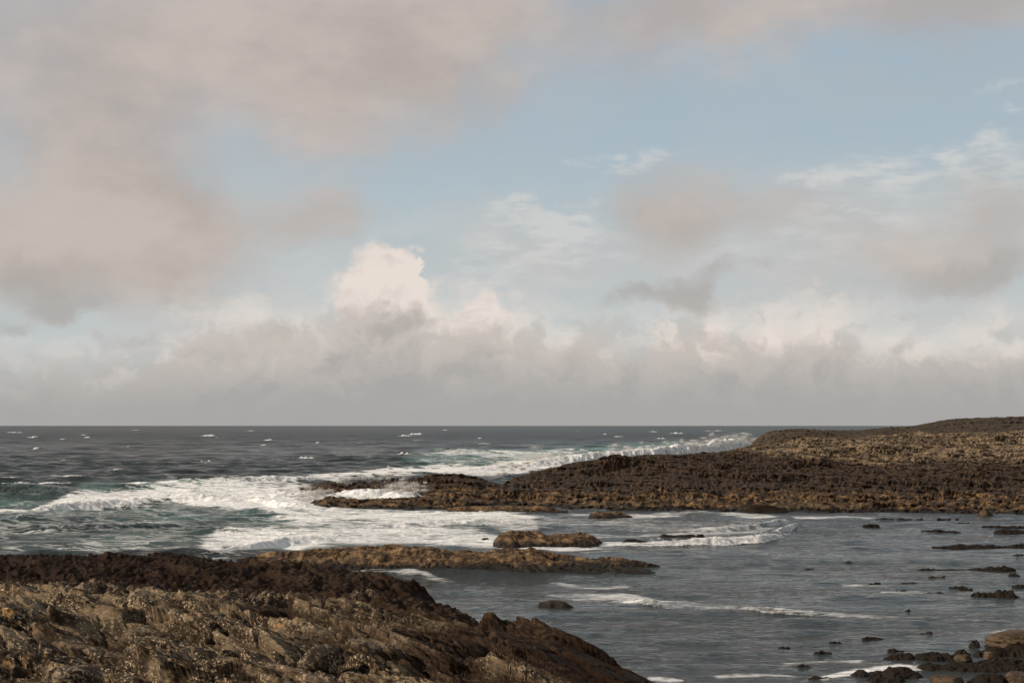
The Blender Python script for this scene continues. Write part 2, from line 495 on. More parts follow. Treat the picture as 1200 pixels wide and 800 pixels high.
# ------------------------------------------------------------------ rocks standing in the water
def islet(name, sky, py_w, thick, m, label, group=None, seed=0, rough=0.3, k=0.8, lean=0.3, res=None, cat='rock', lum=0.5, py_w2=None, rag=0.0):
    """a rock in the water. sky: crest in photo pixels, py_w: its near waterline, thick: depth in metres"""
    sky = sorted(sky)
    px0, px1 = sky[0][0], sky[-1][0]
    pxc = 0.5 * (px0 + px1)
    _, Yf = wpt(pxc, py_w)
    Yc = Yf + thick * 0.5
    x0, x1 = pt(px0, py_w, Yc)[0], pt(px1, py_w, Yc)[0]
    L = x1 - x0
    step = res or Yc * 0.0006
    nx = int(min(900, max(24, (L + 1.0) / step)))
    ny = int(min(260, max(20, (thick * 1.5) / (step * 1.4))))
    xs = np.linspace(x0 - 0.04 * L - 0.2, x1 + 0.04 * L + 0.2, nx)
    vs = np.linspace(-1.35, 1.35, ny)
    V, Xg = np.meshgrid(vs, xs, indexing='ij')
    cx = np.array([pt(a, b, Yc)[0] for a, b in sky])
    cz = np.array([pt(a, b, Yc)[2] for a, b in sky])
    zt = np.interp(Xg, cx, cz, left=-0.6, right=-0.6)
    U = (Xg - x0) / L
    endt = np.clip(np.minimum(U, 1 - U) / 0.12, 0, 1) ** 0.6
    w = 0.55 + 0.45 * endt + 0.16 * gnoise(Xg / (0.35 * thick + 0.3), 0 * Xg + seed, seed)
    vv = V / np.maximum(w, 0.2)
    prof = np.clip(1 - np.abs(np.where(vv < 0.1, (vv - 0.1) / 1.1, (vv - 0.1) / 0.9)) ** 2.3, -1.5, 1)
    Yg = Yc + V * thick * 0.5
    if py_w2 is not None:                       # waterline runs away from or towards the viewer
        Y2a = wpt(px0, py_w2)[1]; Yg = Yg + (Y2a - Yf) * (1 - U)
    base = np.where(zt > -0.3, (np.maximum(zt, -0.3) + 0.35) * prof - 0.35, -0.6)
    if rag:
        zt = zt * (1 - rag * 0.5 + 1.3 * rag * fbm(Xg / 0.55, Yg / 0.7, 970 + seed, 3)) - 0.03
        base = np.where(zt > -0.3, (np.maximum(zt, -0.3) + 0.35) * prof - 0.35, -0.6)
    kk = k
    det = rock_detail(Xg, Yg, 900 + seed, kk, math.atan2(-0.5, 0.85)) * (1 - lum) + lumps(Xg, Yg, 930 + seed, kk) * lum
    d = rough * 2.2 * det - 0.12 * rough
    Z = base + d * sstep(-0.5, 0.15, base)
    bd = bedding(Xg, Yg, Z, 980 + seed, kk, 0.2)
    Xo = Xg + lean * d; Yo = Yg - lean * d - 0.25 * kk * bd * np.clip(thick / 3, 0, 1)
    o = grid_mesh(name, Xo - xs.mean(), Yo - Yc, Z, m, keep=Z > -0.4)
    o.location = (xs.mean(), Yc, 0)
    return tag(o, label, cat, group)


islet('rock_ledge', [(272, 658), (300, 652), (320, 651), (350, 649), (370, 645), (400, 644), (430, 642), (460, 643), (500, 643), (535, 646), (560, 647), (600, 643),
                     (620, 645), (645, 652), (670, 655), (690, 657), (700, 658), (720, 659), (745, 661), (765, 663.5), (782, 668)], 670.5, 6.0, M_LEDGE,
      'long brown rock ledge between the white surf and the calm bay', seed=1, rough=0.30, k=0.75, lum=0.4, py_w2=667)
islet('rock', [(577, 636), (585, 626), (600, 621), (620, 621), (640, 626), (660, 623), (680, 624), (696, 629), (706, 637)], 641.5, 4.2, M_LEDGE,
      'humped tan brown rock standing in the foam beyond the long ledge', seed=2, rough=0.30, k=0.8, lum=0.4)
islet('rock', [(563, 633), (566, 629), (572, 629), (575, 633)], 634.5, 0.6, M_WEED, 'tiny dark rock in white foam beside the humped tan rock', seed=3, rough=0.2, k=0.4)
islet('reef', [(505, 599), (530, 594), (570, 592), (600, 592), (640, 593), (668, 598), (676, 602)], 602.5, 4.0, M_LEDGE, 'low brown reef awash at the foot of the headland tip', seed=4, rough=0.25, k=0.8, cat='reef')
islet('rock', [(690, 603), (698, 598), (712, 599), (726, 599), (742, 605)], 607, 2.0, M_LEDGE, 'low brown double-topped rock between the headland and the humped tan rock', seed=5, rough=0.28, k=0.6)
islet('rock', [(870, 597), (884, 592), (905, 592), (918, 594), (928, 599)], 600.5, 2.5, M_WEED, 'dark flat-topped rock at the foot of the headland behind the breaker', seed=6, rough=0.22, k=0.6)
islet('rock', [(1143, 604), (1149, 600), (1154, 594.5), (1160, 600), (1165, 604)], 605.5, 1.2, M_TAN, 'small tan pointed rock at the right end of the headland shore', seed=7, rough=0.1, k=0.4, lum=0.2)
islet('rock', [(727, 637), (735, 631), (745, 631), (757, 634), (768, 637)], 638.5, 1.4, M_WEED, 'dark wedge-shaped rock in the foam right of the humped tan rock', seed=8, rough=0.16, k=0.5)
islet('rock', [(772, 628), (778, 625), (795, 627), (812, 626), (817, 629)], 630.5, 1.4, M_WEED, 'dark flat rock behind the small breaker, longer of two', seed=9, rough=0.16, k=0.5)
islet('rock', [(813, 630), (818, 626), (823, 625.5), (828, 630)], 632, 0.9, M_WEED, 'small dark rounded rock behind the small breaker', seed=10, rough=0.14, k=0.4)
islet('rock', [(626, 716), (632, 706), (645, 703.5), (660, 705), (670, 710), (678, 715)], 717, 1.6, M_LEDGE, 'lone low brown rock in calm water off the foreground shore', seed=11, rough=0.18, k=0.45)

# weed-covered rocks showing at low tide on the right
WR = [
    ([(1026, 607), (1034, 605), (1050, 605.5), (1060, 604.5), (1082, 607)], 609, 0.9, 'narrow dark weed strip nearest the headland, left of the tan pointed rock'),
    ([(1010, 615), (1016, 613), (1026, 613), (1031, 615)], 616, 0.5, 'short dark weed patch left of the two strips nearest the headland'),
    ([(1078, 621), (1090, 619), (1097, 618), (1106, 620), (1128, 622)], 623, 0.8, 'dark weed patch with one small hump below the tan pointed rock'),
    ([(1150, 616), (1165, 614), (1185, 615), (1215, 614)], 618, 1.2, 'flat dark weed strip under the tan pointed rock at the right edge'),
    ([(1165, 621), (1180, 618), (1195, 619), (1215, 618)], 624, 1.2, 'brown weed shelf at the right edge, second below the pale rock'),
    ([(1092, 638.5), (1110, 637), (1122, 635.5), (1130, 637.5), (1145, 637), (1160, 634.5), (1168, 637), (1185, 635), (1195, 633.5), (1215, 634)], 643.5, 1.6, 'longest dark weed ridge with several humps at the right edge of the bay'),
    ([(1184, 650), (1192, 647), (1200, 647), (1215, 648)], 652, 0.9, 'small dark weed rock just below the longest weed ridge'),
    ([(1076, 666), (1086, 664), (1100, 666), (1120, 666), (1140, 664.5), (1160, 663), (1172, 660.5), (1180, 662), (1190, 665)], 668.5, 1.3, 'long wavy dark weed ridge in the middle of the right bay'),
    ([(1178, 674), (1184, 670), (1192, 670.5), (1203, 674)], 676.5, 0.8, 'dark weed lump below the right end of the wavy ridge'),
    ([(1186, 685.5), (1195, 683.5), (1215, 684)], 687, 0.7, 'thin dark weed strip at the edge above the jagged taller-ended weed rock'),
    ([(1138, 697), (1146, 693), (1165, 694.5), (1170, 690), (1178, 688), (1186, 690), (1192, 697), (1200, 700)], 701, 1.2, 'jagged dark weed rock, taller at its right end, below the wavy ridge'),
    ([(1086, 693), (1094, 692), (1100, 689.5), (1107, 693), (1114, 695)], 695.5, 0.6, 'small dark weed hump by the bright patch of foam'),
    ([(1054, 682), (1062, 680), (1075, 680.5), (1082, 683)], 684, 0.5, 'faint dark weed patch above the bright patch of foam'),
    ([(1018, 682), (1026, 680.5), (1034, 682.5)], 684, 0.5, 'small low weed patch left of the faint weed patch'),
    ([(1112, 686), (1125, 684.5), (1136, 687)], 688, 0.5, 'small low weed strip left of the jagged taller-ended weed rock'),
    ([(942, 665), (949, 661.5), (957, 665)], 667, 0.4, 'tiny lone dark rock in the open middle of the bay'),
    ([(1056, 716), (1062, 713), (1066, 711), (1073, 716)], 718.5, 0.5, 'single russet weed tuft above the wave line'),
    ([(1076, 740), (1082, 737), (1090, 737), (1098, 740), (1110, 741)], 742.5, 0.6, 'dark smooth weed rock with a tail, left of the large tan boulder'),
    ([(1010, 746.5), (1016, 744), (1022, 744.5), (1036, 747)], 749, 0.5, 'dark weed rock with a thin tail, next left from the tailed rock'),
    ([(964, 752), (974, 749), (984, 750), (990, 752)], 753, 0.4, 'little broken weed patch left of both tailed rocks'),
    ([(954, 763), (962, 760.5), (972, 762), (978, 764)], 766, 0.4, 'reddish dark weed lump in the shallows left of the boulder shore'),
    ([(930, 779), (940, 776), (950, 778), (956, 780)], 781.5, 0.4, 'small dark weed lump ringed with foam, leftmost of the shallows'),
    ([(945, 794), (955, 791), (975, 793), (990, 797)], 799, 0.6, 'flat dark weed slab on the pale foam at the bottom edge'),
    ([(996, 789), (1010, 783), (1020, 787), (1030, 783), (1038, 787), (1046, 792)], 796, 0.9, 'dark weed heap with two humps on the pale foam'),
    ([(1036, 770), (1045, 767), (1058, 765), (1066, 763), (1072, 770)], 776, 0.9, 'dark weed rock at the left end of the boulder shore'),
    ([(1062, 774), (1078, 764), (1095, 762), (1110, 763), (1122, 767), (1128, 774)], 778, 1.1, 'broad black weed mound behind the flat-topped tan boulder'),
    ([(1116, 768), (1122, 761), (1130, 760), (1138, 766)], 769, 0.6, 'dark pointed weed rock behind the small tan stone'),
    ([(1136, 757), (1141, 750), (1146, 749), (1150, 756)], 761, 0.6, 'black upright weed rock left of the large tan boulder'),
    ([(1120, 750), (1126, 745), (1132, 744.5), (1140, 749)], 753, 0.5, 'low dark weed strip behind the black upright rock'),
    ([(1142, 766), (1147, 761.5), (1152, 763), (1154, 768)], 770, 0.5, 'small round black weed rock below the upright one'),
    ([(1034, 788), (1045, 780), (1058, 781), (1070, 784), (1080, 788)], 800, 1.3, 'dark weed mound at the bottom left of the flat-topped boulder'),
    ([(1074, 785), (1088, 778), (1105, 779), (1120, 776), (1140, 777), (1160, 774), (1180, 772), (1215, 774)], 792, 1.6, 'long black weed bank running behind the flat-topped boulder'),
    ([(1152, 762), (1165, 755), (1180, 757), (1195, 752), (1215, 752)], 774, 1.2, 'dark weed mound in front of the large tan boulder'),
    ([(1136, 796), (1150, 788), (1170, 786), (1182, 792), (1190, 800)], 808, 1.0, 'dark weed mound between the two bottom tan boulders'),
]
WR += [
    ([(1014, 797), (1024, 791), (1040, 792), (1056, 790), (1066, 797)], 804, 0.9, 'dark weed heap at the very bottom edge left of the flat-topped boulder'),
    ([(1140, 779), (1148, 773), (1160, 772), (1172, 769), (1182, 775)], 782, 0.9, 'dark weed lump just under the mid-sized tan stone'),
    ([(1040, 762), (1048, 760), (1056, 761), (1062, 763)], 764.5, 0.4, 'russet weed tip standing just off the boulder shore'),
    ([(1118, 612), (1130, 611), (1146, 612)], 613, 0.5, 'thin dark weed streak left of the tan pointed rock'),
    ([(1098, 606.5), (1112, 605.4), (1124, 606.8)], 609.2, 0.5, 'faint weed streak nearest the headland shore on the right'),
    ([(1088, 675), (1096, 673), (1108, 674)], 676, 0.4, 'tiny double weed speck under the wavy weed ridge'),
    ([(1124, 688), (1132, 686.5), (1140, 688)], 689.5, 0.4, 'small weed speck left of the jagged taller-ended weed rock'),
    ([(1040, 691), (1052, 689), (1068, 690)], 692, 0.5, 'low weed sliver inside the bright patch of foam'),
    ([(988, 657), (994, 655.5), (1002, 657)], 658, 0.4, 'tiny weed speck above the lone dark rock in open water'),
    ([(912, 758), (918, 756.5), (926, 758)], 759.5, 0.35, 'tiny dark weed speck alone in the shallows near the foam line'),
]
for i, (sky, pw, th, lab) in enumerate(WR):
    near = pw > 755
    if near:
        th *= 1.35; sky = [(a, b - 1.5) for a, b in sky]
    islet('weed_rock', sky, pw, th, M_RUSSET if 'russet' in lab or 'reddish' in lab else M_WEED, lab, 'weed covered rocks in the shallows', seed=20 + i, rough=0.42, k=0.36 if near else 0.45, cat='weed rock', lum=0.75, rag=0.15 if near else 0.4)


def boulder(name, x, y, z, r, m, label, seed, group=None, flat=0.0, cat='boulder'):
    """rounded block: a sphere trimmed by random joint planes"""
    rng = np.random.default_rng(seed)
    nu, nv = 160, 96
    u = np.linspace(0, 2 * np.pi, nu, endpoint=False)
    v = np.linspace(0, np.pi, nv)
    U, V = np.meshgrid(u, v)
    D = np.stack([np.cos(U) * np.sin(V), np.sin(U) * np.sin(V), np.cos(V)], -1)
    N = rng.normal(size=(11, 3)); N /= np.linalg.norm(N, axis=1)[:, None]
    N = np.vstack([N, [[0.05, -0.05, 1]]])
    dd = rng.uniform(0.72, 1.0, 12); dd[-1] = 1.0 - flat
    dots = np.maximum(D @ N.T, 0.02)
    rr = (1 / (1.0 + ((dots / dd) ** 14).sum(-1))) ** (1 / 14.0) * 1.0
    rr = np.minimum(rr, 1.0)
    nz = fbm(D[..., 0] * 2.5 + seed, D[..., 1] * 2.5 + D[..., 2] * 3.1, seed, 5, 0.6) + 0.7 * fbm(D[..., 2] * 6 + D[..., 0] * 2, D[..., 1] * 2 + seed, seed + 4, 4)
    nz = nz * np.minimum(1, 2 * np.sin(V))
    rr = rr * (1 + 0.09 * nz)
    co = D * rr[..., None] * np.array(r)
    ids = np.arange(nu * nv).reshape(nv, nu)
    q = np.stack([ids[:-1], np.roll(ids[:-1], -1, 1), np.roll(ids[1:], -1, 1), ids[1:]], -1).reshape(-1, 4)[:, ::-1]
    o = raw_mesh(name, co.reshape(-1, 3), q, m)
    o.location = (x, y, z)
    o.rotation_euler = (rng.uniform(-.12, .12), rng.uniform(-.12, .12), rng.uniform(0, 6))
    return tag(o, label, cat, group)


def shore_boulder(px0, px1, py_t, py_b, m, label, seed, flat=0.25):
    """boulder sitting on the shallow bottom: spans these photo columns, base at py_b"""
    xa, Y = wpt(px0, py_b); xb, _ = wpt(px1, py_b)
    rx = (xb - xa) / 2
    zt = pt(px0, py_t, Y + rx * 0.6)[2]
    boulder('boulder', (xa + xb) / 2, Y + rx * 0.7, zt * 0.42 - 0.02, (rx * 1.08, rx * 0.8, max(0.1, zt * 0.62)), m, label, seed, 'tan boulders at the edge of the bay', flat)


shore_boulder(1159, 1234, 737, 762, M_TAN, 'large rounded tan boulder at the right edge of the shallows', 3)
shore_boulder(1152, 1172, 761, 775, M_TAN, 'mid-sized tan stone just below the large tan boulder', 5)
shore_boulder(1121, 1142, 765, 777, M_TAN, 'small tan stone at the end of the black weed mound', 6)
shore_boulder(1091, 1142, 788, 806, M_TAN, 'flat-topped tan boulder at the bottom edge among black weed', 8, 0.4)
shore_boulder(1178, 1226, 786, 806, M_TAN, 'tan brown boulder in the bottom right corner', 9, 0.3)


def ground_boulder(px0, px1, py, Y, hgt, label, seed, flat=0.2):
    xa = pt(px0, py, Y)[0]; xb = pt(px1, py, Y)[0]
    gx, gy, gz = GROUND
    near = (gx - (xa + xb) / 2) ** 2 + (gy - Y) ** 2 < ((xb - xa) * 0.45) ** 2
    z = float(np.median(gz[near]))
    boulder('boulder', (xa + xb) / 2, Y, z + hgt * 0.22, ((xb - xa) * 0.55, (xb - xa) * 0.42, hgt * 0.62), M_GREY, label, seed, 'loose blocks on the foreground rock', flat)


ground_boulder(348, 402, 770, 26.3, 0.62, 'angular grey block lying among the foreground slabs, larger of two', 14)
ground_boulder(64, 118, 785, 23.5, 0.42, 'rounded grey block low on the left of the foreground slabs', 17, 0.3)


# ------------------------------------------------------------------ the sea
def stroke(PX, PY, line, dens, soft=1.0):
    xs = [a[0] for a in line]; ys = [a[1] for a in line]; hs = [a[2] for a in line]
    cy = np.interp(PX, xs, ys); h = np.interp(PX, xs, hs)
    w = (xs[-1] - xs[0])
    e = sstep(xs[0] - 0.04 * w - 8, xs[0] + 0.08 * w, PX) * (1 - sstep(xs[-1] - 0.08 * w, xs[-1] + 0.04 * w + 8, PX))
    d = 1 - sstep(0.35, 1.0 + 0.35 * soft, np.abs(PY - cy) / h)
    return dens * d * e


def sea():
    ys = [18.0]
    while ys[-1] < 60000:
        y = ys[-1]
        ys.append(y + (max(0.075, y * 0.0021) if y < 320 else y * 0.0034 if y < 3000 else y * 0.02))
    ys = np.array(ys)
    th = np.concatenate([np.linspace(-1.3, -0.42, 90)[:-1], np.arange(-0.42, 0.42, 0.0009), np.linspace(0.42, 1.3, 90)])
    Yg, Tg = np.meshgrid(ys, th, indexing='ij')
    X = Tg * Yg; Y = Yg
    PX, PY = proj(X, Y, 0 * X)
    near = (Y < 700)
    # --- shelter of the bay
    bay = sstep(-0.02, 0.05, Tg) * (1 - sstep(150, 165, Y))
    bay = np.maximum(bay, 0.55 * sstep(-0.17, -0.13, Tg) * (1 - sstep(120, 130, Y)))
    bay = np.maximum(bay, (1 - sstep(60, 68, Y)))
    bay = np.maximum(bay, sstep(-0.10, -0.02, Tg) * (1 - sstep(70, 84, Y)))
    # --- waves
    rng = np.random.default_rng(11)
    Z = np.zeros(X.shape); DX = np.zeros(X.shape); DY = np.zeros(X.shape)
    fadefar = 1 - sstep(1500, 4000, Y)
    for i in range(46):
        lam = 1.7 * (30 / 1.7) ** (i / 45.0)
        lam *= rng.uniform(0.9, 1.1)
        a = -math.pi / 2 + rng.normal(0, 0.42) + 0.12
        k = 2 * math.pi / lam
        kx, ky = k * math.cos(a), k * math.sin(a)
        amp = 0.017 * lam ** 0.50 * rng.uniform(0.6, 1.3)
        ph = k * 0 + kx * X + ky * Y + rng.uniform(0, 6.28)
        sam = np.clip((lam / (np.gradient(ys)[:, None] + 0 * X) - 2.5) / 3.0, 0, 1)
        c_ = np.cos(ph); s_ = np.sin(ph)
        att = (1 - bay * (0.80 if lam > 6 else 0.72)) * sam * fadefar
        Z += amp * att * c_
        DX -= 0.8 * amp * att * math.cos(a) * s_
        DY -= 0.8 * amp * att * math.sin(a) * s_
    swellgroup = 1 + 0.45 * fbm(X / 60, Y / 90, 4, 2)
    Z *= swellgroup
    # bay ripples
    Z += bay * 0.045 * fbm(X / 1.5, Y / 0.8, 61, 3) * (Y < 130)
    foam = np.zeros(X.shape); turq = np.zeros(X.shape)
    # --- whitecaps: the crest lifts, rolls over and turns white
    caps = [(140, 524, 13), (232, 541, 5), (250, 542, 5), (110, 509, 4), (199, 506, 6), (225, 510, 6), (75, 539, 3), (2, 566, 4), (30, 566, 10), (175, 566, 8),
            (103, 512, 3), (30, 512, 3), (78, 514, 3), (355, 505, 5), (462, 533, 8), (450, 547, 6), (397, 529, 3), (352, 536, 5), (475, 510, 5), (505, 508, 4),
            (520, 518, 4), (585, 504, 5), (640, 505, 4), (712, 508, 5), (725, 511, 5), (765, 514, 4), (793, 507, 4), (770, 505, 4), (305, 521, 3), (260, 512, 4),
            (430, 505, 4), (675, 504, 4), (575, 503, 5), (320, 515, 3), (384, 518, 3), (420, 540, 4), (55, 525, 3), (560, 513, 3), (300, 504, 4), (150, 503, 4), (850, 504, 5), (900, 503, 6),
            (60, 504, 4), (520, 503, 4), (20, 506, 4), (880, 507, 5)]
    crng = np.random.default_rng(3)
    caps = [(a + crng.normal(0, 6), b, h * float(np.exp(crng.normal(0, 0.55)))) for a, b, h in caps if b > 506 or crng.random() < 0.5]
    for j, (cx, cy, hw) in enumerate(caps):
        x0, y0 = wpt(cx, cy + 1.0)
        hx = 1.15 * hw / F * y0
        sel = (np.abs(X - x0) < hx * 2.2) & (np.abs(Y - y0) < max(12, y0 * 0.03))
        if not sel.any():
            continue
        xx = (X[sel] - x0) / hx; yy = Y[sel] - y0 - 0.6 * np.abs(xx) * fbm(X[sel] / 2 + j, 0 * xx, j, 2)
        dep = max(0.9, y0 * 0.006)
        prof = np.where(yy < 0, np.exp(-(yy / (dep * 0.7)) ** 2), np.exp(-(yy / (dep * 2.0)) ** 2))
        e = np.exp(-(xx ** 2) ** 1.5) * (0.6 + 1.3 * fbm(X[sel] / (hx * 0.4), 0 * xx + j, 5 + j, 3))
        hgt = min(1.2, (0.22 + 0.0008 * y0) * (0.8 + hw / 20))
        Z[sel] += hgt * prof * np.clip(e, 0, 2)
        foam[sel] = np.maximum(foam[sel], np.clip(1.5 * e, 0, 1) * (yy < dep * 0.8) * (prof > 0.15))
    # crests that break where the wind has worked the sea up
    sig = 0.30
    grp = fbm(X / 45, Y / 120, 95, 3)
    cap = sstep(1.75 * sig, 2.5 * sig, Z + 0.25 * grp) * sstep(0.10, 0.35, grp) * (Y > 110) * (1 - bay)
    foam = np.maximum(foam, cap * 0.9)
    # --- breakers as raised ridges following their crest lines
    def ridge(line, front, back, foam_d=1.0, rag=0.3, ws=1.0, foam_back=0.6, seed=0):
        P = np.array([pt(a, b, c) if c else (*wpt(a, b), d) for a, b, c, d in line])
        px = P[:, 0]; o = np.argsort(px); P = P[o]
        sel = (X > P[0, 0] - 6) & (X < P[-1, 0] + 6) & (Y > P[:, 1].min() - 14) & (Y < P[:, 1].max() + 40)
        xs, yy = X[sel], Y[sel]
        yc = np.interp(xs, P[:, 0], P[:, 1]) + ws * fbm(xs / (5 * ws), 0 * xs, 31 + seed, 3)
        zc = np.interp(xs, P[:, 0], P[:, 2])
        e = sstep(P[0, 0] - 0.3, P[0, 0] + 1.2, xs) * (1 - sstep(P[-1, 0] - 1.0, P[-1, 0] + 0.3, xs))
        dd = yy - yc
        wob = 0.35 * front * fbm(xs / 0.9, yy / 0.7, 37 + seed, 4, 0.6)
        pr = np.where(dd < 0, sstep(-1.0, 0.0, (dd + wob * np.clip(-4 * dd / front, 0, 1)) / front), np.exp(-(dd / back) ** 2))
        lump = 1 + rag * fbm(xs / (1.6 * ws), yy / (1.2 * ws), 33 + seed, 5, 0.6) + 1.4 * rag * fbm(xs / (7.0 * ws), 0 * yy, 35 + seed, 3)
        Z[sel] = Z[sel] * (1 - pr * e) + np.maximum(zc, 0) * e * (pr * lump + 0.30 * np.sqrt(np.maximum(pr, 0)) * (pr < 0.98) * fbm(xs / (0.8 * ws), yy / (0.6 * ws), 39 + seed, 4, 0.6))
        fm = np.where(dd < 0, pr > 0.02, pr > (1 - foam_back)) * e * foam_d
        foam[sel] = np.maximum(foam[sel], fm)
    # surf behind the headland
    ridge([(440, 556, 215, 0), (500, 553, 218, 0), (560, 547, 225, 0), (600, 542, 232, 0), (650, 535, 238, 0), (690, 531, 244, 0), (730, 527, 250, 0), (770, 524, 256, 0), (800, 521, 262, 0),
           (830, 519, 268, 0), (850, 516, 274, 0), (866, 513, 280, 0), (876, 518, 282, 0)], 5.0, 6.0, 1.0, 0.22, 3.0, 0.8, 1)
    # broken fronts rolling in on the left
    ridge([(30, 596, 0, 0.1), (110, 592, 0, 0.45), (200, 588, 0, 0.7), (290, 592, 0, 0.65), (350, 598, 0, 0.6), (385, 601, 0, 0.1)], 2.4, 5.0, 0.95, 0.5, 1.2, 0.7, 11)
    ridge([(150, 569, 0, 0.1), (210, 569, 0, 0.6), (290, 567, 0, 0.9), (360, 565, 0, 0.7), (400, 564, 0, 0.1)], 2.5, 5.0, 0.85, 0.5, 1.5, 0.4, 12)
    ridge([(225, 652, 0, 0.05), (280, 642, 0, 0.16), (340, 634, 0, 0.26), (400, 629, 0, 0.24), (460, 626, 0, 0.05)], 1.8, 4.0, 0.95, 0.5, 0.9, 0.6, 13)
    ridge([(420, 617, 0, 0.05), (500, 615, 0, 0.3), (580, 612, 0, 0.3), (640, 612, 0, 0.05)], 1.2, 3.0, 0.8, 0.5, 0.8, 0.4, 14)
    ridge([(-60, 622, 0, 0.2), (60, 622, 0, 0.45), (160, 618, 0, 0.4), (220, 616, 0, 0.05)], 1.6, 4.0, 0.35, 0.4, 1.0, 0.2, 15)
    # small breaker in the bay, two parts and the curl of the older swell
    ridge([(690, 638.5, 0, 0.04), (740, 638.5, 0, 0.16), (800, 638, 0, 0.28), (850, 636.5, 0, 0.36), (890, 634.5, 0, 0.36), (908, 632, 0, 0.28), (922, 628, 0, 0.05)], 0.9, 1.6, 0.9, 0.5, 0.5, 0.5, 2)
    ridge([(898, 626, 0, 0.05), (912, 624, 0, 0.22), (926, 620, 0, 0.28), (935, 616.5, 0, 0.2), (940, 614, 0, 0.04)], 0.6, 1.2, 0.85, 0.5, 0.3, 0.4, 3)
    ridge([(780, 624, 0, 0.05), (840, 622, 0, 0.18), (890, 618, 0, 0.26), (915, 613, 0, 0.26), (930, 611, 0, 0.05)], 0.8, 1.5, 0.75, 0.5, 0.4, 0.35, 7)
    ridge([(790, 622, 0, 0.1), (850, 620, 0, 0.25), (900, 612, 0, 0.28), (925, 609, 0, 0.28), (945, 611, 0, 0.1)], 1.6, 2.5, 0.3, 0.1, 0.5, 0.1, 4)
    # thin wave line nearer the viewer
    ridge([(640, 702, 0, 0.05), (720, 706, 0, 0.12), (765, 711, 0, 0.22), (780, 712, 0, 0.12), (850, 714.5, 0, 0.12), (905, 718, 0, 0.20), (925, 719, 0, 0.12), (985, 722, 0, 0.08), (1050, 724.5, 0, 0.02)], 0.6, 0.7, 0.74, 0.6, 0.3, 0.4, 5)
    # dark swell rising on the left
    ridge([(-150, 578, 0, 1.0), (-40, 579, 0, 1.1), (40, 580, 0, 1.1), (90, 582, 0, 0.8), (130, 583, 0, 0.1)], 7.0, 8.0, 0.0, 0.08, 1.5, 0.0, 6)
    # surge pouring over the low arm
    for (cx, cy, cY, rx, ry, zz) in ((432, 571, 130, 4.2, 3.0, 1.15), (470, 574, 129, 2.6, 3.2, 1.05), (400, 578, 128.5, 2.6, 2.2, 0.75), (340, 578, 132, 4.5, 7.0, 0.9), (300, 588, 126, 6, 6, 0.45)):
        x0 = pt(cx, cy, cY)[0]
        g = np.exp(-(((X - x0) / rx) ** 2 + ((Y - cY) / ry) ** 2) ** 1.5)
        lump = 1 + 0.4 * fbm(X / 1.2, Y / 1.2, 41, 3)
        Z = np.maximum(Z, zz * g * lump - 0.02 * (g < 0.05) * 50)
        foam = np.maximum(foam, sstep(0.25, 0.5, g))
    # --- foam lying on the water
    WX = PX + 20 * fbm(X / 9, Y / 14, 51, 3) * near
    WY = PY + 5.5 * fbm(X / 8 + 3, Y / 12, 55, 4) * near
    S = lambda line, d, soft=1.0: stroke(WX, WY, line, d, soft)
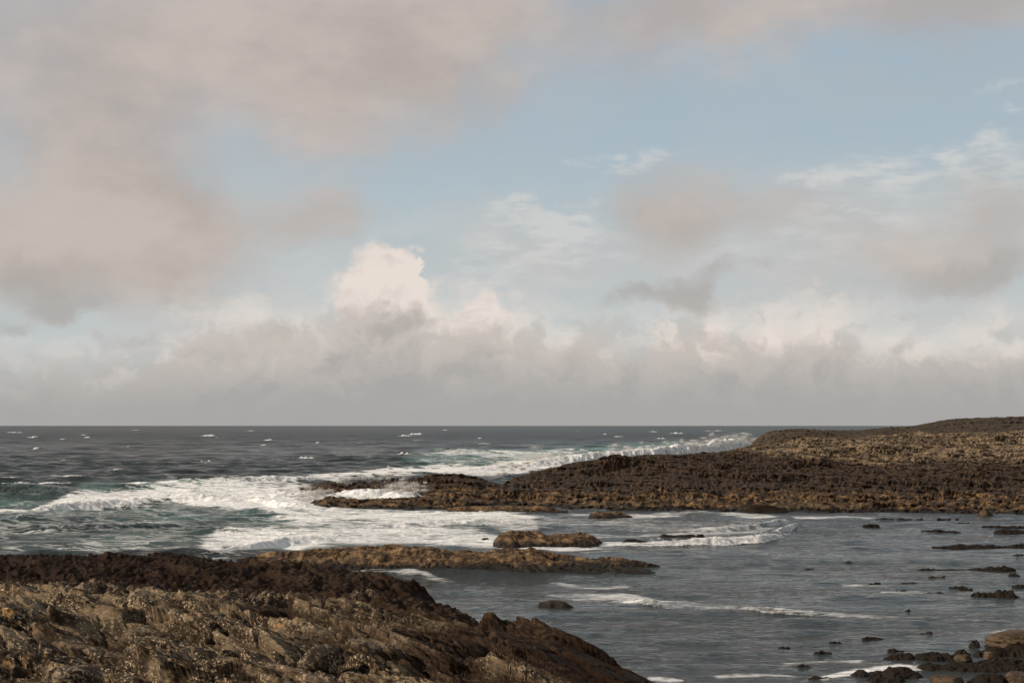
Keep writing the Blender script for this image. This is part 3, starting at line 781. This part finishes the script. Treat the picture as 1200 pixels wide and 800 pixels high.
    marks = [
        S([(40, 594, 4), (110, 586, 8), (200, 580, 12), (280, 583, 18), (330, 588, 24), (372, 590, 20)], 1.0),
        S([(-60, 600, 3), (0, 600, 3), (60, 596, 4), (130, 590, 5)], 0.62),
        S([(140, 567, 2.5), (220, 566, 4), (300, 566, 6), (360, 562, 6), (430, 556, 4), (480, 551, 4), (510, 551, 3)], 0.85),
        S([(325, 607, 9), (400, 606, 9), (480, 606, 9), (560, 605, 7), (640, 606, 5)], 0.92),
        S([(215, 648, 10), (260, 640, 18), (320, 634, 18), (400, 624, 14), (480, 623, 14), (540, 628, 14), (600, 637, 10), (650, 644, 4), (720, 643, 2)], 0.88),
        S([(-100, 612, 30), (0, 612, 34), (120, 612, 34), (230, 617, 32), (330, 618, 25)], 0.24),
        S([(0, 643, 6), (80, 640, 5), (160, 638, 5), (230, 640, 5)], 0.36),
        S([(300, 663, 4), (340, 665, 5), (400, 665, 5), (450, 668, 4), (500, 671, 2.5), (545, 676, 2)], 0.62),
        S([(570, 620, 14), (640, 612, 10), (720, 612, 12), (800, 616, 12), (870, 614, 10), (930, 610, 6)], 0.60),
        S([(650, 603, 3), (740, 604, 4), (820, 601, 4), (900, 606, 3), (1000, 607, 1.5), (1040, 607, 1)], 0.78),
        S([(680, 628, 4), (760, 627, 5), (830, 625, 4), (890, 621, 4), (915, 616, 3)], 0.7),
        S([(640, 678, 2), (668, 684, 4), (700, 688, 5), (735, 686, 3)], 0.74),
        S([(635, 699, 3), (690, 700, 6), (730, 704, 6), (790, 709, 3.5), (830, 713, 2)], 0.76),
        S([(1030, 694, 2), (1060, 694, 4), (1080, 693, 4), (1095, 695, 2)], 0.70),
        S([(960, 721, 1.2), (1050, 724, 1.2), (1190, 729, 1.5)], 0.5),
        S([(985, 684, 2), (1020, 686, 3), (1050, 688, 2)], 0.6),
        S([(920, 778, 2), (960, 774, 3), (1010, 774, 2)], 0.62),
        S([(840, 789, 3), (880, 787, 4), (920, 788, 3), (960, 793, 4)], 0.72),
        S([(960, 794, 7), (1000, 787, 6), (1050, 782, 5), (1080, 783, 4)], 0.97),
        S([(760, 793, 3), (780, 794, 3), (800, 795, 2)], 0.9),
        S([(1140, 744, 2), (1160, 742, 3), (1180, 740, 3)], 0.55),
        S([(1110, 775, 2), (1150, 770, 2)], 0.5),
        S([(440, 554, 4), (520, 552, 6), (580, 552, 9), (640, 545, 8), (700, 537, 5), (760, 530, 4)], 0.95),
        S([(500, 531, 2), (540, 530, 3), (580, 533, 4), (640, 532, 3), (690, 528, 2)], 0.6),
        S([(480, 541, 3), (540, 541, 4), (600, 539, 3), (660, 534, 2)], 0.35),
        S([(940, 632, 2), (1000, 640, 1), (1040, 640, 1)], 0.35),
        S([(600, 655, 6), (700, 652, 6), (800, 645, 5), (860, 642, 3)], 0.42),
    ]
    for mk in marks:
        foam = np.maximum(foam, mk)
    tq = [
        S([(90, 574, 8), (150, 571, 9), (210, 571, 8), (300, 572, 8)], 0.9),
        S([(-60, 590, 10), (60, 594, 8), (180, 606, 8), (300, 607, 8), (400, 612, 6)], 0.62),
        S([(0, 640, 14), (120, 636, 14), (230, 632, 10), (330, 618, 8)], 0.35),
        S([(480, 540, 10), (560, 538, 12), (640, 535, 9), (720, 527, 6), (820, 520, 4)], 1.0),
        S([(-100, 606, 40), (100, 606, 40), (400, 612, 30), (600, 620, 20)], 0.25),
    ]
    for t_ in tq:
        turq = np.maximum(turq, t_)
    foam = np.maximum(foam, 0.26 * bay * sstep(-0.1, 0.4, fbm(X / 7, Y / 9, 85, 3)) * (Y < 112))  # sun glints on the bay, painted as sparse foam flecks
    foam = np.clip(foam, 0, 1) * (Y < 5000)
    # foam stands slightly proud of the water
    Z += 0.05 * foam * fbm(X / 0.5, Y / 0.5, 81, 3) * (Y < 160) * (1 - 0.7 * bay)
    o = grid_mesh('sea', X + DX, Y + DY, Z, M_SEA, attrs={'foam': foam, 'turq': turq, 'bay': bay})
    return tag(o, 'dark grey sea with whitecaps, white surf and a calm bay', 'sea', kind='structure')


def sea_mat():
    m, n = new_mat('sea_water')
    pos = n.add('ShaderNodeNewGeometry').outputs['Position']
    at = lambda a: n.add('ShaderNodeAttribute', attribute_name=a).outputs['Fac']
    foam, turq, bay = at('foam'), at('turq'), at('bay')
    X_, Y_, Z_ = n.xyz(pos)
    flat = n.comb(X_, Y_, 0.0)
    st = n.mapv(flat, scale=(0.45, 1.0, 1.0), rot=(0, 0, 0.08))
    wv = n.v('ADD', st, n.v('MULTIPLY', n.v('SUBTRACT', n.noise(flat, 0.25, 3, 0.5, col=True), (0.5, 0.5, 0.5)), (2.2, 2.2, 0)))
    # foam texture: torn sheets and laces
    fa = n.noise(wv, 0.42, 8, 0.66)
    fb = n.noise(wv, 1.7, 6, 0.62)
    lace = n.m('ABSOLUTE', n.m('SUBTRACT', n.noise(wv, 0.8, 5, 0.6), 0.5))
    lace = n.ss(lace, 0.0, 0.10, 0.26, 0.0)
    pat = n.m('ADD', n.m('ADD', n.m('MULTIPLY', fa, 0.62), n.m('MULTIPLY', fb, 0.38)), lace)
    fs = n.noise(n.mapv(wv, scale=(0.35, 2.2, 1)), 1.3, 6, 0.68)
    pat = n.m('ADD', n.m('MULTIPLY', pat, 0.7), n.m('MULTIPLY', fs, 0.34))
    ff = n.noise(n.mapv(flat, scale=(0.55, 1.6, 1)), 2.6, 6, 0.7)
    fg = n.noise(n.mapv(flat, scale=(0.25, 0.8, 1)), 0.7, 4, 0.6)
    patb = n.m('ADD', n.m('MULTIPLY', ff, 0.6), n.m('MULTIPLY', fg, 0.42))
    bmix = n.add('ShaderNodeMix', data_type='FLOAT')
    n.put(bmix.inputs[0], n.m('MULTIPLY', bay, 0.85)); n.put(bmix.inputs[2], pat); n.put(bmix.inputs[3], patb)
    pat = n.ss(bmix.outputs[0], 0.28, 0.82)
    thr = n.m('SUBTRACT', 1.0, foam)
    f = n.ss(n.m('SUBTRACT', pat, thr), -0.10, 0.60)
    f = n.m('MULTIPLY', f, n.ss(foam, 0.02, 0.2))
    f = n.m('MULTIPLY', f, n.ss(fs, 0.25, 0.62, 0.45, 1.0))
    # body colour of the water
    deep = n.mix(n.ss(n.noise(n.mapv(flat, scale=(0.008, 0.02, 1)), 1.0, 4, 0.5), 0.35, 0.65), (0.014, 0.017, 0.015), (0.026, 0.030, 0.027))
    wt = n.m('MULTIPLY', turq, n.ss(fa, 0.30, 0.62))
    body = n.mix(wt, deep, (0.10, 0.185, 0.155))
    body = n.mix(n.m('MULTIPLY', bay, n.ss(n.noise(n.mapv(flat, scale=(0.12, 0.4, 1)), 1.0, 4, 0.6), 0.52, 0.68)), body, (0.034, 0.026, 0.018))
    # ripples
    rip = n.mapv(flat, scale=(0.55, 1.0, 1), rot=(0, 0, 0.12))
    h1 = n.noise(rip, 0.9, 4, 0.6)
    h2 = n.noise(rip, 4.6, 4, 0.66)
    gust = n.ss(n.noise(n.mapv(flat, scale=(0.05, 0.16, 1)), 1.0, 4, 0.6, 0.5), 0.38, 0.60, 0.25, 1.25)
    nb = n.bump(h1, n.m('MULTIPLY', n.m('SUBTRACT', 1.0, n.m('MULTIPLY', bay, 0.45)), 0.55), 1.0)
    nb = n.bump(h2, n.m('MULTIPLY', gust, 0.13), 1.0, nb)
    rough = n.ss(Y_, 60, 900, 0.10, 0.34)
    wat = bsdf(n, body, rough, nb, n.ss(bay, 0.0, 1.0, 0.20, 0.5), 1.333)
    fh = n.noise(flat, 2.2, 6, 0.65)
    fn = n.bump(fh, 0.25, 0.8)
    fcol = n.mix(fb, (0.76, 0.75, 0.73), (0.92, 0.90, 0.87))
    fo = bsdf(n, fcol, 0.85, fn, 0.2)
    ms = n.add('ShaderNodeMixShader')
    n.l.new(f, ms.inputs[0]); n.l.new(wat, ms.inputs[1]); n.l.new(fo, ms.inputs[2])
    output(n, ms.outputs[0])
    return m


M_SEA = sea_mat()
sea()


# ------------------------------------------------------------------ spray thrown up by the breakers
def spray():
    m, n = new_mat('spray')
    d = n.add('ShaderNodeBsdfDiffuse'); d.inputs[0].default_value = (0.85, 0.83, 0.80, 1)
    t = n.add('ShaderNodeBsdfTranslucent'); t.inputs[0].default_value = (0.85, 0.83, 0.80, 1)
    ms = n.add('ShaderNodeMixShader'); ms.inputs[0].default_value = 0.6
    n.l.new(d.outputs[0], ms.inputs[1]); n.l.new(t.outputs[0], ms.inputs[2])
    output(n, ms.outputs[0])
    rng = np.random.default_rng(5)
    cs = []; rs = []

    def puff(px, py, Y, w, h, num, size):
        x, y, z = pt(px, py, Y)
        k = 7
        sub = np.stack([rng.normal(0, w, k), rng.normal(0, w * 0.5, k), np.abs(rng.normal(0, h, k)) - 0.3 * h], -1)
        sr = rng.uniform(0.35, 1.0, k) * h * 0.55
        i = rng.integers(0, k, num)
        g = rng.normal(size=(num, 3)) * sr[i][:, None] * np.array([1.9, 1.2, 0.7]) * (0.4 + 1.1 * rng.random(num)[:, None] ** 2)
        cs.append(np.array([x, Y, z]) + sub[i] + g)
        rs.append(size * rng.uniform(0.3, 1.2, num))
    crest = [(560, 547, 224), (585, 544, 228), (600, 541, 231), (625, 538, 235), (650, 535, 238), (672, 532, 241), (690, 530, 244), (712, 528, 247), (730, 526, 250), (752, 525, 253),
             (770, 523, 256), (787, 522, 259), (800, 520, 262), (818, 519, 265), (830, 518, 268), (842, 517, 271), (850, 515, 274), (858, 514, 277), (866, 512, 280), (872, 514, 282)]
    for i, (a, b, c) in enumerate(crest):
        big = 1.0 + 0.9 * rng.random() + (1.0 if a > 835 else 0) + (1.0 if 580 < a < 660 else 0)
        puff(a + rng.uniform(-6, 6), b + 2.0, c, 2.2, 0.34 * big, int(650 * big), 0.020)
    for (a, b, c) in ((488, 570, 130), (482, 575, 128), (376, 580, 127), (366, 584, 126), (350, 578, 130), (330, 576, 132), (400, 565, 134), (436, 561, 137), (470, 556, 139), (590, 556, 150), (600, 550, 155), (610, 546, 160)):
        puff(a, b, c, 0.8, 0.3, 1100, 0.022)
    for (a, b) in ((780, 633), (830, 632), (870, 631), (900, 628), (912, 626)):
        x, y = wpt(a, b + 6)
        puff(a, b, y, 0.7, 0.08, 400, 0.010)
    for (a, b, cc, w_, h_) in ((628, 537, 236, 2.0, 1.0), (655, 534, 240, 1.6, 0.7), (742, 525, 252, 2.0, 0.8), (812, 519, 264, 1.5, 0.7), (852, 515, 275, 2.4, 1.1), (868, 513, 280, 1.8, 1.2), (484, 570, 129.5, 0.9, 0.6), (372, 578, 127.5, 1.2, 0.6)):
        puff(a, b + 3, cc, w_, h_, 5000, 0.016)
    c = np.concatenate(cs); r = np.concatenate(rs)
    nP = len(c)
    base = np.array([[1, 1, 1], [1, -1, -1], [-1, 1, -1], [-1, -1, 1]], float)
    q = rng.normal(size=(nP, 3, 3))
    q, _ = np.linalg.qr(q)
    v = np.einsum('kj,nij->nki', base, q) * r[:, None, None] + c[:, None, :]
    tri = np.array([[0, 1, 2], [0, 3, 1], [0, 2, 3], [1, 3, 2]])
    f = (np.arange(nP)[:, None, None] * 4 + tri[None]).reshape(-1, 3)
    o = raw_mesh('sea_spray', v.reshape(-1, 3), f, m, smooth=False)
    tag(o, 'white sea spray thrown up by breakers along the headland', 'spray', kind='stuff')


spray()


# ------------------------------------------------------------------ sky
SUN_AZ, SUN_EL = math.radians(-98), math.radians(30)


def sky():
    w = bpy.data.worlds.new('World')
    SC.world = w
    w.use_nodes = True
    w.node_tree.nodes.clear()
    n = NT(w.node_tree)
    K = 0.12                                   # background strength
    g = n.add('ShaderNodeTexCoord').outputs['Generated']
    dx, dy, dz = n.xyz(n.v('NORMALIZE', g))
    az = n.m('ARCTAN2', dx, dy)
    el = n.m('ARCSINE', dz)
    SCL = F / 100.0
    P = n.comb(n.m('MULTIPLY', az, SCL), n.m('MULTIPLY', el, SCL), 0.0)      # 1 unit = 100 photo pixels

    def A(px, py):
        a, b = ray(px, py)
        return math.atan(a) * SCL, math.atan(b / math.sqrt(1 + float(a) ** 2)) * SCL

    w1 = n.noise(P, 0.9, 5, 0.55, col=True)
    w2 = n.noise(P, 3.2, 4, 0.6, col=True)
    Pw = n.v('ADD', P, n.v('MULTIPLY', n.v('SUBTRACT', w1, (.5, .5, .5)), (1.6, 1.0, 0)))
    Pw2 = n.v('ADD', Pw, n.v('MULTIPLY', n.v('SUBTRACT', w2, (.5, .5, .5)), (0.5, 0.35, 0)))

    def blobs(vec, items):
        tot = None
        for (px, py, rx, ry, amp) in items:
            cx, cy = A(px, py)
            d = n.v('LENGTH', n.v('MULTIPLY', n.v('SUBTRACT', vec, (cx, cy, 0)), (100 / rx, 100 / ry, 0)))
            b = n.ss(d, 1.0, 0.0, 0.0, amp)
            tot = b if tot is None else n.m('ADD', tot, b)
        return tot

    E = lambda c: tuple(v / K for v in c)      # radiance -> colour before strength
    nis = n.add('ShaderNodeTexSky', sky_type='NISHITA', sun_disc=False)
    nis.sun_elevation = SUN_EL; nis.sun_rotation = SUN_AZ
    nis.air_density = 1.0; nis.dust_density = 1.2; nis.ozone_density = 1.2
    blue = n.mix(n.ss(el, 0.02, 0.30), E((0.47, 0.555, 0.575)), E((0.385, 0.475, 0.545)))
    col = n.mix(0.88, nis.outputs[0], blue)    # thin veil of high haze over the clear sky
    vb = blobs(Pw, [(1030, 290, 420, 130, .75), (640, 300, 260, 90, .5), (150, 320, 380, 110, .55), (300, 230, 240, 80, .3)])
    veil = n.m('MULTIPLY', n.ss(el, 0.20, 0.10), n.ss(n.noise(n.mapv(Pw, scale=(0.7, 1.8, 1)), 0.9, 5, 0.55), 0.30, 0.75, 0.15, 0.80))
    col = n.mix(veil, col, E((0.585, 0.60, 0.60)))
    col = n.mix(vb, col, E((0.535, 0.515, 0.50)))
    fine = n.noise(n.mapv(P, scale=(1.0, 1.9, 1)), 1.6, 7, 0.6)
    soft = n.noise(n.mapv(P, scale=(0.8, 1.3, 1)), 0.6, 4, 0.5)

    def layer(col, dens, lo, hi, c, maxa=1.0):
        return n.mix(n.ss(dens, lo, hi, 0.0, maxa), col, c)

    # white wisps
    str_ = n.noise(n.mapv(P, scale=(0.9, 3.4, 1), rot=(0, 0, -0.22)), 2.0, 6, 0.62)
    wis = blobs(Pw2, [(745, 180, 110, 28, .7), (690, 190, 60, 22, .4), (640, 258, 130, 55, .75), (1010, 208, 130, 34, .8), (1110, 180, 120, 30, .75), (1180, 205, 110, 50, .6),
                      (1185, 132, 40, 14, .55), (1165, 110, 40, 10, .35), (1050, 250, 190, 36, .5), (940, 216, 60, 20, .5), (620, 300, 220, 60, .55), (950, 290, 260, 60, .5), (640, 262, 110, 40, .35), (560, 330, 120, 40, .4)])
    wis = n.m('MULTIPLY', wis, n.ss(str_, 0.26, 0.70))
    col = layer(col, wis, 0.05, 0.75, E((0.62, 0.63, 0.62)), 0.85)
    # upper soft brown cloud
    bro = blobs(Pw, [(60, 60, 420, 210, 1.0), (330, 40, 320, 170, .8), (130, 200, 200, 130, .75), (150, 260, 260, 100, .3), (60, 230, 300, 90, .35), (430, 110, 200, 110, .5), (560, 20, 200, 150, .95), (740, 40, 170, 100, .65), (420, 30, 260, 160, .4), (1000, 0, 340, 70, .8), (1180, 10, 220, 80, .7),
                     (380, 245, 90, 62, .7), (270, 188, 200, 60, -.22), (10, 172, 100, 50, -.2), (785, 245, 105, 90, 1.05), (900, 255, 130, 45, .6), (1170, 240, 120, 60, .75), (60, 290, 340, 90, .75), (220, 265, 240, 80, .6), (400, 170, 160, 60, .3), (840, 0, 200, 60, .5),
                     (120, 330, 300, 60, .5), (1090, 300, 160, 60, .6), (600, 110, 60, 40, .35), (1100, 100, 200, 40, .2)])
    bd = n.m('ADD', bro, n.m('MULTIPLY', n.m('SUBTRACT', soft, 0.5), 0.9))
    bd = n.m('ADD', bd, n.m('MULTIPLY', n.m('SUBTRACT', fine, 0.5), 0.40))
    bcol = n.mix(n.ss(n.m('ADD', soft, n.m('MULTIPLY', n.m('SUBTRACT', fine, 0.5), 0.4)), 0.3, 0.7), E((0.450, 0.388, 0.352)), E((0.565, 0.488, 0.445)))
    col = layer(col, bd, -0.20, 1.35, bcol, 0.92)
    # cumulus bank along the horizon
    fc = n.add('ShaderNodeFloatCurve')
    tops = [(-60, 385), (0, 392), (60, 398), (120, 392), (170, 380), (230, 352), (290, 342), (340, 340), (390, 318), (418, 286), (450, 280), (485, 290), (515, 322), (560, 318), (600, 336), (650, 344), (700, 350),
            (760, 352), (820, 345), (880, 336), (950, 330), (1010, 340), (1060, 352), (1110, 356), (1160, 348), (1210, 352), (1270, 360)]
    cv = fc.mapping.curves[0]
    a0, a1 = -7.0, 7.0
    ptsc = [((A(px, py)[0] - a0) / (a1 - a0), A(px, py)[1] / 4.0) for px, py in tops]
    cv.points[0].location = (0, 0.28); cv.points[1].location = (1, 0.35)
    for x_, y_ in ptsc:
        cv.points.new(x_, y_)
    fc.mapping.update()
    wob = n.v('MULTIPLY', n.v('SUBTRACT', n.noise(P, 4.5, 5, 0.6, col=True), (.5, .5, .5)), (0.9, 0.0, 0))
    azw = n.xyz(n.v('ADD', P, wob))[0]
    n.put(fc.inputs['Value'], n.m('DIVIDE', n.m('SUBTRACT', azw, a0), a1 - a0))
    top = n.m('MULTIPLY', fc.outputs[0], 4.0)
    ey = n.xyz(P)[1]
    bil = n.m('ADD', n.m('MULTIPLY', n.vor(Pw2, 2.6, 'SMOOTH_F1'), -0.32), n.m('MULTIPLY', n.m('SUBTRACT', fine, 0.5), 0.5))
    dep = n.m('ADD', n.m('SUBTRACT', top, ey), n.m('ADD', bil, 0.06))
    crisp = blobs(P, [(470, 310, 170, 110, 1.0), (600, 345, 110, 60, .6), (1000, 350, 130, 50, .3), (270, 350, 80, 40, .3)])
    edge = n.m('SUBTRACT', n.ss(n.noise(P, 0.8, 3, 0.5), 0.32, 0.68, 0.45, 1.0), n.m('MULTIPLY', crisp, 0.5))
    edge = n.m('MAXIMUM', edge, 0.10)
    alpha = n.ss(dep, n.m('MULTIPLY', edge, -0.35), edge)
    # shading: sunlit tops, grey flanks; relief from the noise slope towards the sun
    q0 = n.noise(n.mapv(Pw2, scale=(1, 1.25, 1)), 1.9, 5, 0.52)
    q1 = n.noise(n.mapv(n.v('ADD', Pw2, (-0.14, 0.16, 0)), scale=(1, 1.25, 1)), 1.9, 5, 0.52)
    rel = n.m('SUBTRACT', q0, q1)
    lit = n.m('ADD', n.ss(dep, 1.7, 0.05), n.m('MULTIPLY', rel, 2.0))
    lit = n.m('ADD', lit, n.m('SUBTRACT', blobs(P, [(455, 330, 190, 105, .6), (600, 355, 170, 70, .40), (300, 362, 140, 50, .3), (820, 375, 180, 60, .2), (1010, 375, 280, 80, .48), (270, 352, 90, 40, .25), (1170, 375, 90, 40, .25), (75, 405, 50, 24, .3), (655, 350, 60, 30, .3)]), 0.36))
    cum = n.mix(n.ss(lit, -0.55, 0.40), E((0.415, 0.395, 0.378)), E((0.565, 0.515, 0.475)))
    cum = n.mix(n.ss(lit, 0.40, 1.15), cum, E((0.80, 0.715, 0.65)))
    col = n.mix(alpha, col, cum)
    # grey scud in front
    scu = blobs(Pw2, [(30, 325, 120, 55, .7), (90, 360, 70, 28, .7), (10, 380, 60, 20, .6), (455, 382, 60, 26, .8), (730, 348, 60, 28, .7), (810, 342, 80, 45, .9), (860, 312, 40, 30, .5), (1110, 325, 100, 50, .7),
                      (1190, 300, 80, 60, .6), (160, 395, 70, 24, .55), (280, 390, 120, 40, .35), (1000, 345, 120, 30, .3), (560, 400, 160, 40, .3), (950, 400, 200, 30, .2), (370, 370, 60, 20, .3), (200, 345, 50, 22, .4)])
    sd = n.m('ADD', scu, n.m('MULTIPLY', n.m('SUBTRACT', fine, 0.5), 0.7))
    col = layer(col, sd, 0.15, 0.85, E((0.40, 0.372, 0.352)), 0.68)
    # murk towards the horizon
    hz = n.m('ADD', el, n.m('MULTIPLY', n.m('SUBTRACT', soft, 0.5), 0.02))
    col = n.mix(n.ss(hz, 0.060, 0.006, 0.0, 0.93), col, E((0.385, 0.380, 0.372)))
    # overhead and behind, out of view: grey cloud darkened to cut fill light
    col = n.mix(n.ss(el, 0.31, 0.55, 0.0, 0.9), col, n.mix(soft, E((0.27, 0.305, 0.345)), E((0.38, 0.39, 0.405))))
    bg = n.add('ShaderNodeBackground')
    n.put(bg.inputs['Color'], col); bg.inputs['Strength'].default_value = K
    o = n.add('ShaderNodeOutputWorld')
    n.l.new(bg.outputs[0], o.inputs['Surface'])
    w.cycles.sampling_method = 'MANUAL'
    w.cycles.sample_map_resolution = 512


sky()

sd = bpy.data.lights.new('sun', 'SUN')
sd.energy = 4.8; sd.angle = math.radians(0.6); sd.color = (1.0, 0.86, 0.70)
so = bpy.data.objects.new('sun', sd); C.objects.link(so)
sv = Vector((math.sin(SUN_AZ) * math.cos(SUN_EL), math.cos(SUN_AZ) * math.cos(SUN_EL), math.sin(SUN_EL)))
so.rotation_euler = sv.to_track_quat('Z', 'Y').to_euler()
so.location = (-40, 0, 60)

# ------------------------------------------------------------------ camera
cd = bpy.data.cameras.new('camera')
cd.lens = 50.0; cd.sensor_width = 36.0; cd.clip_start = 0.1; cd.clip_end = 120000
co_ = bpy.data.objects.new('camera', cd); C.objects.link(co_)
co_.location = (0, 0, H)
co_.rotation_euler = (math.pi / 2 + PITCH, 0, 0)
SC.camera = co_

vs = SC.view_settings
vs.view_transform = 'Standard'; vs.look = 'None'; vs.exposure = 0.0; vs.gamma = 1.0
SC.cycles.max_bounces = 4; SC.cycles.diffuse_bounces = 2; SC.cycles.glossy_bounces = 3
